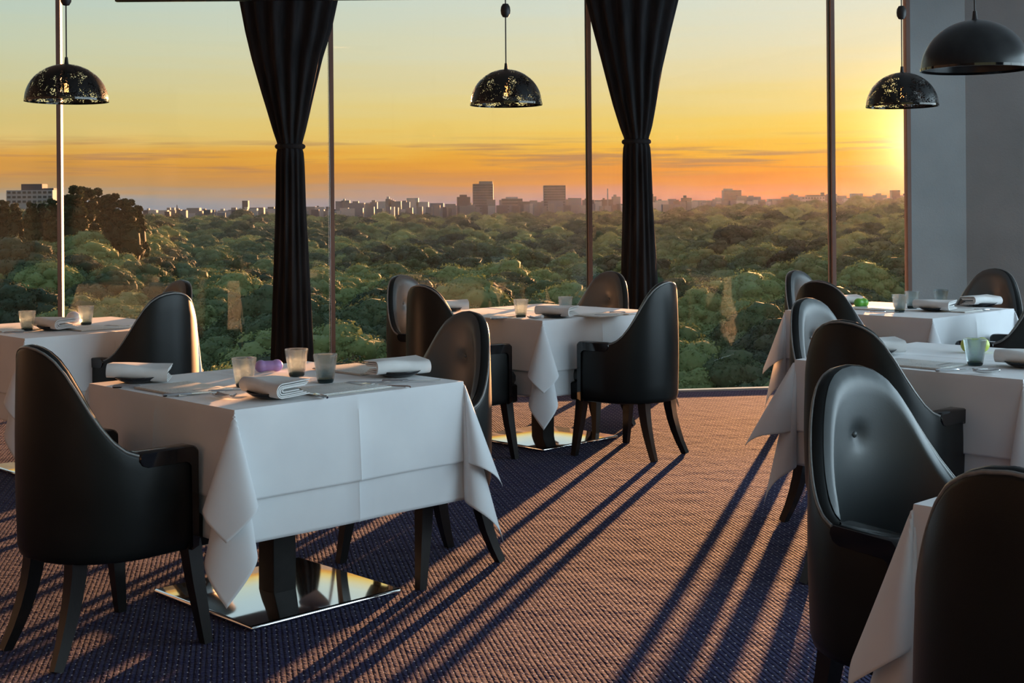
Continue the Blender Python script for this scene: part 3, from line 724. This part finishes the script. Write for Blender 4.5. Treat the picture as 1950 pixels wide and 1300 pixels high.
pendant(1857, 132, 38, 200, 5.25, True, 'large plain black dome pendant lamp in the upper right corner', None)

# ------------------------------------------------------------ outdoors: ground, forest, skyline
M_ground = mat('forest_floor', (.02, .028, .012), .95); vary(M_ground, .05, (.014, .02, .009), (.03, .04, .016))
def canopy(x, y):
    D = math.hypot(x, y); t = min(max((D-90)/1210, 0), 1.3); az = math.degrees(math.atan2(x, y))
    rt = min(max((az-2)/14, 0), 1); lf = min(max((-13.5-az)/3.5, 0), 1)
    h = 12.5-3.5*t-11*t*rt
    tl = min(max((D-130)/160, 0), 1); h -= lf*tl*10*max(0, 1-.55*max(0, t-.15))
    h += 1.3*math.sin(x*.021+1)*math.cos(y*.017)+.9*math.sin(x*.05+y*.033)
    return H-h
xs = [-900+60*i for i in range(31)]; ys = [20, 50, 80, 120, 180, 260, 360, 480, 620, 800, 1000, 1250, 1500, 2000, 3000, 6000]
rows = [[((x*(.25 if y < 100 else .6 if y < 400 else 1.0))*(1 if y < 1400 else y/1400*1.1), y, canopy(x, y)-14 if y < 1300 else -22) for x in xs] for y in ys]
g = MB().grid(rows).build('ground', M_ground); g['kind'] = 'structure'

def leaf_mat(name, c1, c2, c3):
    m = mat(name, c1, .75, spec=.2); n = m.node_tree; bs = n.nodes['Principled BSDF']
    oi = nn(n, 'ShaderNodeObjectInfo'); f = noise(n, .28, 5, .65); 
    fac = math_n(n, 'ADD', math_n(n, 'MULTIPLY', oi.outputs['Random'], .72), math_n(n, 'MULTIPLY', f, .42), True)
    col = ramp(n, fac, [(.15, c1), (.55, c2), (.95, c3)])
    n.links.new(col, bs.inputs['Base Color'])
    tl = nn(n, 'ShaderNodeBsdfTranslucent'); n.links.new(col, tl.inputs[0]); mx = nn(n, 'ShaderNodeMixShader'); mx.inputs[0].default_value = .18
    n.links.new(bs.outputs[0], mx.inputs[1]); n.links.new(tl.outputs[0], mx.inputs[2]); n.links.new(mx.outputs[0], n.nodes['Material Output'].inputs[0])
    return m
M_leaf = leaf_mat('foliage', (.022, .034, .022), (.068, .096, .045), (.20, .235, .085))
M_leafd = leaf_mat('dark_foliage', (.018, .028, .014), (.024, .036, .016), (.034, .046, .018))
M_bark = mat('bark', (.05, .04, .03), .9); vary(M_bark, 3, (.04, .03, .02), (.07, .055, .04))
import bmesh
def ico():
    bm = bmesh.new(); bmesh.ops.create_icosphere(bm, subdivisions=2, radius=1); v = np.array([x.co[:] for x in bm.verts]); f = np.array([[a.index for a in x.verts] for x in bm.faces]); bm.free(); return v, f
IV, IF = ico()
def tree_mesh(name, seed, R=4.5, Hh=4.2, lumps=80, leaves=14000, mt=None, pointed=False, lf=.30):
    rs_ = np.random.RandomState(seed); V = []; Fc = []; k = 0
    cen = []; rad_ = []
    for i in range(lumps):
        a = rs_.uniform(0, 2*PI); e = math.asin(rs_.uniform(-.15, 1)); 
        rr_ = rs_.uniform(.78, 1.0)
        if pointed:
            z = rs_.uniform(-.2, 1)**1.0*Hh*1.25; w = R*(1-.72*max(0, z)/(Hh*1.25)); cen.append((w*.6*math.cos(a), w*.6*math.sin(a), z)); rad_.append(rs_.uniform(.5, 1.1)*(1-.4*max(z, 0)/(Hh*1.3)))
        else:
            cen.append((R*.78*rr_*math.cos(e)*math.cos(a), R*.78*rr_*math.cos(e)*math.sin(a), Hh*.78*rr_*math.sin(e))); rad_.append(rs_.uniform(.7, 1.35))
    cen = np.array(cen); rad_ = np.array(rad_)
    core = IV*np.array([R*.72, R*.72, Hh*.72])
    V.append(core); Fc.append(IF); k = len(IV)
    for c, r in zip(cen, rad_):
        nz = 1+.16*np.sin(IV[:, 0]*5+c[0])*np.cos(IV[:, 1]*5+c[1])+.1*rs_.randn(len(IV))
        V.append(c+IV*r*nz[:, None]*np.array([1, 1, .82])); Fc.append(IF+k); k += len(IV)
    V = np.concatenate(V); Fc = np.concatenate(Fc)
    idx = rs_.randint(0, lumps, leaves); d = rs_.randn(leaves, 3); d[:, 2] = np.abs(d[:, 2])*1.0-.15; d /= np.linalg.norm(d, axis=1)[:, None]
    p = cen[idx]+d*rad_[idx][:, None]*np.array([1, 1, .85])*rs_.uniform(.92, 1.2, (leaves, 1))
    q = d+rs_.randn(leaves, 3)*.55; q /= np.linalg.norm(q, axis=1)[:, None]
    if pointed: q = np.cross(d, [0, 0, 1])+.3*rs_.randn(leaves, 3); q /= np.linalg.norm(q, axis=1)[:, None]
    a = np.cross(q, rs_.randn(leaves, 3)); a /= np.linalg.norm(a, axis=1)[:, None]; b = np.cross(q, a)
    s = rs_.uniform(.5, 1.0, (leaves, 1))*lf
    LV = np.stack([p-a*s*.5, p-b*s*.28+q*s*.12, p+a*s*.6, p+b*s*.28+q*s*.12], 1).reshape(-1, 3)
    n0 = len(V); me = bpy.data.meshes.new(name)
    nt_, nl = len(Fc), leaves
    allv = np.concatenate([V, LV]); me.vertices.add(len(allv)); me.vertices.foreach_set('co', allv.ravel().astype(np.float32))
    lo_ = np.concatenate([Fc.ravel(), (n0+np.arange(nl*4))]); me.loops.add(len(lo_)); me.loops.foreach_set('vertex_index', lo_.astype(np.int32))
    me.polygons.add(nt_+nl); st = np.concatenate([np.arange(nt_)*3, nt_*3+np.arange(nl)*4]); me.polygons.foreach_set('loop_start', st.astype(np.int32))
    me.update(calc_edges=True); me.validate(); me.materials.append(mt or M_leaf); return me
TM = [tree_mesh('tree_crown', 100+i, R=rr_, Hh=hh_) for i, (rr_, hh_) in enumerate(((4.6, 4.0), (5.2, 3.7), (4.2, 4.8), (5.6, 4.4), (4.8, 3.3)))]
TD = [tree_mesh('dark_tree_crown', 200+i, R=3.0, Hh=7.5, lumps=60, leaves=3600, mt=M_leafd, pointed=True, lf=.6) for i in range(2)]
trunk = MB().tube([(0, 0, -15), (.1, 0, -8), (0, .1, 1)], [.4, .32, .2], 7).mesh('trunk'); trunk.materials.append(M_bark)
pts = []; rnd = random.Random(5)
D = 62.0
while D < 1420:
    sc = 1.0 if D < 300 else 1.0+min(1.3, (D-300)/600)
    step = (7.8 if D < 220 else 8.2)*sc; n_az = int(rad(66)*D/step)
    for i in range(n_az):
        az = rad(-33)+rad(66)*(i+rnd.uniform(.1, .9))/n_az; d = D+rnd.uniform(-.5, .5)*step
        x, y = d*math.sin(az), d*math.cos(az)
        pts.append((x, y, canopy(x, y)-5.4*sc+rnd.uniform(-2.4, 1.9)*sc, sc*rnd.choice((.9, 1.05, 1.2, 1.35, 1.5))*rnd.uniform(.92, 1.08), rnd.uniform(0, 6.28), rnd.randrange(5)))
    D += step*.92
vis = [p for p in pts if abs(math.degrees(math.atan2(p[0], p[1]))) < 21.5 and math.hypot(p[0], p[1]) > 76]
vis.sort(key=lambda p: math.hypot(p[0], p[1])); near = set(vis[:285])
for p in vis[:285]:
    o = bpy.data.objects.new('broadleaf_tree', None); S.collection.objects.link(o); o.location = p[:3]; o.rotation_euler = (0, 0, p[4]); o.scale = (p[3],)*3
    tag(o, 'round green broadleaf tree crown in the forest below the windows', 'tree', 'broadleaf trees of the forest below')
    c = bpy.data.objects.new('crown', TM[p[5]]); S.collection.objects.link(c); c.parent = o
    c = bpy.data.objects.new('trunk', trunk); S.collection.objects.link(c); c.parent = o
rest = [p for p in pts if p not in near]
# the rest of the forest: one object, instanced on points by geometry nodes
me = bpy.data.meshes.new('forest_points'); me.from_pydata([p[:3] for p in rest], [], [])
at = me.attributes.new('tsc', 'FLOAT', 'POINT'); at.data.foreach_set('value', [p[3] for p in rest])
at = me.attributes.new('trot', 'FLOAT', 'POINT'); at.data.foreach_set('value', [p[4] for p in rest])
at = me.attributes.new('tid', 'INT', 'POINT'); at.data.foreach_set('value', [p[5] for p in rest])
fo = bpy.data.objects.new('distant_forest', me); S.collection.objects.link(fo)
tag(fo, 'dense green forest canopy stretching back to the city skyline', 'forest', None, 'stuff')
ng = bpy.data.node_groups.new('forest', 'GeometryNodeTree')
ng.interface.new_socket('Geometry', in_out='INPUT', socket_type='NodeSocketGeometry'); ng.interface.new_socket('Geometry', in_out='OUTPUT', socket_type='NodeSocketGeometry')
gi, go = ng.nodes.new('NodeGroupInput'), ng.nodes.new('NodeGroupOutput')
g2i = ng.nodes.new('GeometryNodeGeometryToInstance')
first = {}
for o in bpy.data.objects:
    if o.name.startswith('crown') and o.data and o.data.name not in first: first[o.data.name] = o
for me_ in reversed(TM):
    oi = ng.nodes.new('GeometryNodeObjectInfo'); oi.transform_space = 'ORIGINAL'; oi.inputs['Object'].default_value = first[me_.name]
    ng.links.new(oi.outputs['Geometry'], g2i.inputs[0])
iop = ng.nodes.new('GeometryNodeInstanceOnPoints'); iop.inputs['Pick Instance'].default_value = True
def attr(nm, ty):
    a = ng.nodes.new('GeometryNodeInputNamedAttribute'); a.data_type = ty; a.inputs[0].default_value = nm; return a.outputs[0]
ng.links.new(gi.outputs[0], iop.inputs['Points']); ng.links.new(g2i.outputs[0], iop.inputs['Instance'])
ng.links.new(attr('tid', 'INT'), iop.inputs['Instance Index'])
cx = ng.nodes.new('ShaderNodeCombineXYZ'); ng.links.new(attr('trot', 'FLOAT'), cx.inputs[2]); e2r = ng.nodes.new('FunctionNodeEulerToRotation'); ng.links.new(cx.outputs[0], e2r.inputs[0]); ng.links.new(e2r.outputs[0], iop.inputs['Rotation'])
ng.links.new(attr('tsc', 'FLOAT'), iop.inputs['Scale']); ng.links.new(iop.outputs[0], go.inputs[0])
fo.modifiers.new('forest', 'NODES').node_group = ng
# evening haze lying over the forest
M_haze = bpy.data.materials.new('evening_haze'); M_haze.use_nodes = True; n = M_haze.node_tree; n.nodes.clear()
vs_ = nn(n, 'ShaderNodeVolumeScatter', i_Density=.000009, i_Anisotropy=.72); vs_.inputs[0].default_value = (.85, .9, 1, 1)
out = nn(n, 'ShaderNodeOutputMaterial'); n.links.new(vs_.outputs[0], out.inputs['Volume'])
hz = MB().box(-1100, 1100, 20, 1900, -60, 22).build('evening_haze', M_haze, smooth=False); tag(hz, 'thin evening haze over the forest and the city', 'haze', None, 'stuff')
# dark tall clump on the left horizon
for i, (u, v, s) in enumerate(((128, 372, 1.0), (145, 362, 1.15), (163, 358, 1.25), (182, 366, 1.1), (200, 372, 1.0), (215, 376, 1.0), (232, 380, .9), (248, 386, .85), (262, 392, .7), (100, 384, .8), (82, 388, .7), (60, 390, .7), (30, 388, .7), (8, 386, .7))):
    D = 250+rnd.uniform(-12, 12); p = pxd(u, v, D); o = empty('dark_tree', (p.x, D, p.z-9.0*s), rnd.uniform(0, 6)); o.scale = (s, s, s)
    tag(o, 'dark spiky-topped tall tree in the clump on the left horizon', 'tree', 'dark tall trees on the left horizon')
    c = bpy.data.objects.new('crown', TD[i % 2]); S.collection.objects.link(c); c.parent = o
    c = bpy.data.objects.new('trunk', trunk); S.collection.objects.link(c); c.parent = o

# city skyline
M_bld = [mat('hazy_concrete_%s' % n_, c, .8) for n_, c in (('blue', (.10, .12, .16)), ('grey', (.13, .135, .15)), ('pale', (.27, .27, .29)), ('dark', (.05, .055, .07)))]
for m_ in M_bld:
    c = m_.node_tree.nodes['Principled BSDF'].inputs['Base Color'].default_value[:3]; vary(m_, .08, tuple(x*.85 for x in c), tuple(x*1.12 for x in c))
M_win = mat('far_window_glass', (.03, .04, .05), .1); vary(M_win, .3, (.02, .03, .04), (.05, .06, .07))
def bld(u0, u1, vt, D, m, label=None, top=None, bands=0, cols=0, vb=None, name='distant_building', group='low buildings of the hazy skyline', depth=None):
    um = (u0+u1)/2; c = pxd(um, vt, D); w = (u1-u0)*D/F; h = c.z+24; dp = depth or max(w*.7, 8)
    o = empty(name, (c.x, D, -24)); tag(o, label or 'small pale block in the hazy row of buildings on the horizon', 'building', None if label else group)
    MB().box(-w/2, w/2, 0, dp, 0, h).build('block', M_bld[m], o, smooth=False)
    if top:
        for (a, b, v) in top:
            xa, xb = (a-um)*D/F, (b-um)*D/F; zt = pxd((a+b)/2, v, D).z+24
            MB().box(xa, xb, dp*.2, dp*.7, h-.2, zt).build('roof_block', M_bld[(m+1) % 4 if m != 3 else 3], o, smooth=False)
    if bands:
        zb = pxd(um, vb, D).z+24
        for i in range(bands):
            z = zb+(h-zb)*(i+.25)/bands; hh = (h-zb)/bands*.5
            if cols:
                for j in range(cols):
                    x = -w/2+w*(j+.18)/cols; MB().box(x, x+w/cols*.64, -.15, .3, z, z+hh).build('window', M_win, o, smooth=False)
            else: MB().box(-w/2+.6, w/2-.6, -.25, .3, z, z+hh).build('window_band', M_win, o, smooth=False)
bld(12, 100, 362, 420, 2, 'pale office block with rows of windows on the far left horizon', [(36, 76, 350), (78, 98, 358)], 3, 9, 388, 'office_block')
bld(900, 939, 350, 1500, 0, 'left of the two tall towers on the middle horizon, with a stepped roof', [(912, 938, 345)], 11, 0, 404, 'tower_block')
bld(1035, 1077, 353, 1500, 0, 'right of the two tall towers, flat-topped with light banding', None, 10, 0, 402, 'tower_block')
bld(1378, 1412, 362, 1480, 0, 'rounded-top tower on the orange horizon between right curtain and mullion', [(1380, 1396, 359)], 8, 0, 392, 'tower_block')
bld(461, 472, 382, 1500, 3, 'slim dark tower left of the left curtain on the horizon', None, 0, 0, None, 'tower_block')
bld(955, 995, 378, 1490, 1, 'broad stepped block between the two tall towers', [(963, 986, 375)], 4, 0, 402)
bld(1527, 1571, 374, 1450, 2, 'wide pale block just left of the rightmost mullion', [(1538, 1562, 371)], 3, 8, 392)
bld(1698, 1714, 362, 1500, 3, 'dark tower silhouette beside the sun glow at the grey wall', None, 0, 0, None, 'tower_block')
bld(1133, 1146, 383, 1500, 2, 'red-topped low block right of the third mullion', [(1133, 1146, 381)])
o_ = pxd(1157, 359, 1500); ms = MB().tube([(0, 0, 0), (0, 0, o_.z+24)], [1.2, .5], 8).build('chimney_mast', M_bld[0]); ms.location = (o_.x, 1500, -24); tag(ms, 'thin tall mast rising left of the right curtain', 'mast')
o_ = pxd(337, 390, 1400); ms = MB().tube([(0, 0, 0), (0, 0, o_.z+24)], [3.5, .3], 6).build('spire', M_bld[3]); ms.location = (o_.x, 1400, -24); tag(ms, 'thin pointed spire on the horizon left of the left curtain', 'spire')
r2 = random.Random(12); u = 275
while u < 1732:
    w = r2.uniform(9, 30); base = 409-(u-275)*.0175; hv = r2.uniform(4, 20)
    if 620 < u < 900: hv += 6
    if u < 620: hv = r2.uniform(4, 12)
    if 1245 < u < 1350: hv = r2.uniform(8, 15)
    tops = [(u+w*.2, u+w*r2.uniform(.4, .8), base-hv-r2.uniform(2, 5))] if r2.random() < .45 else None
    bld(u, u+w, base-hv, r2.choice((1460, 1540, 1620, 1700)), r2.choice((0, 0, 1, 2, 3, 1)), top=tops)
    u += w*r2.uniform(.6, 1.15)
u = 272
while u < 1732:
    w = r2.uniform(5, 16); base = 409-(u-275)*.0175
    bld(u, u+w, base-r2.uniform(1.5, 9), r2.choice((1400, 1430, 1445)), r2.choice((0, 1, 2, 1, 3, 2)))
    u += w*r2.uniform(.8, 1.7)
bpy.context.view_layer.update()
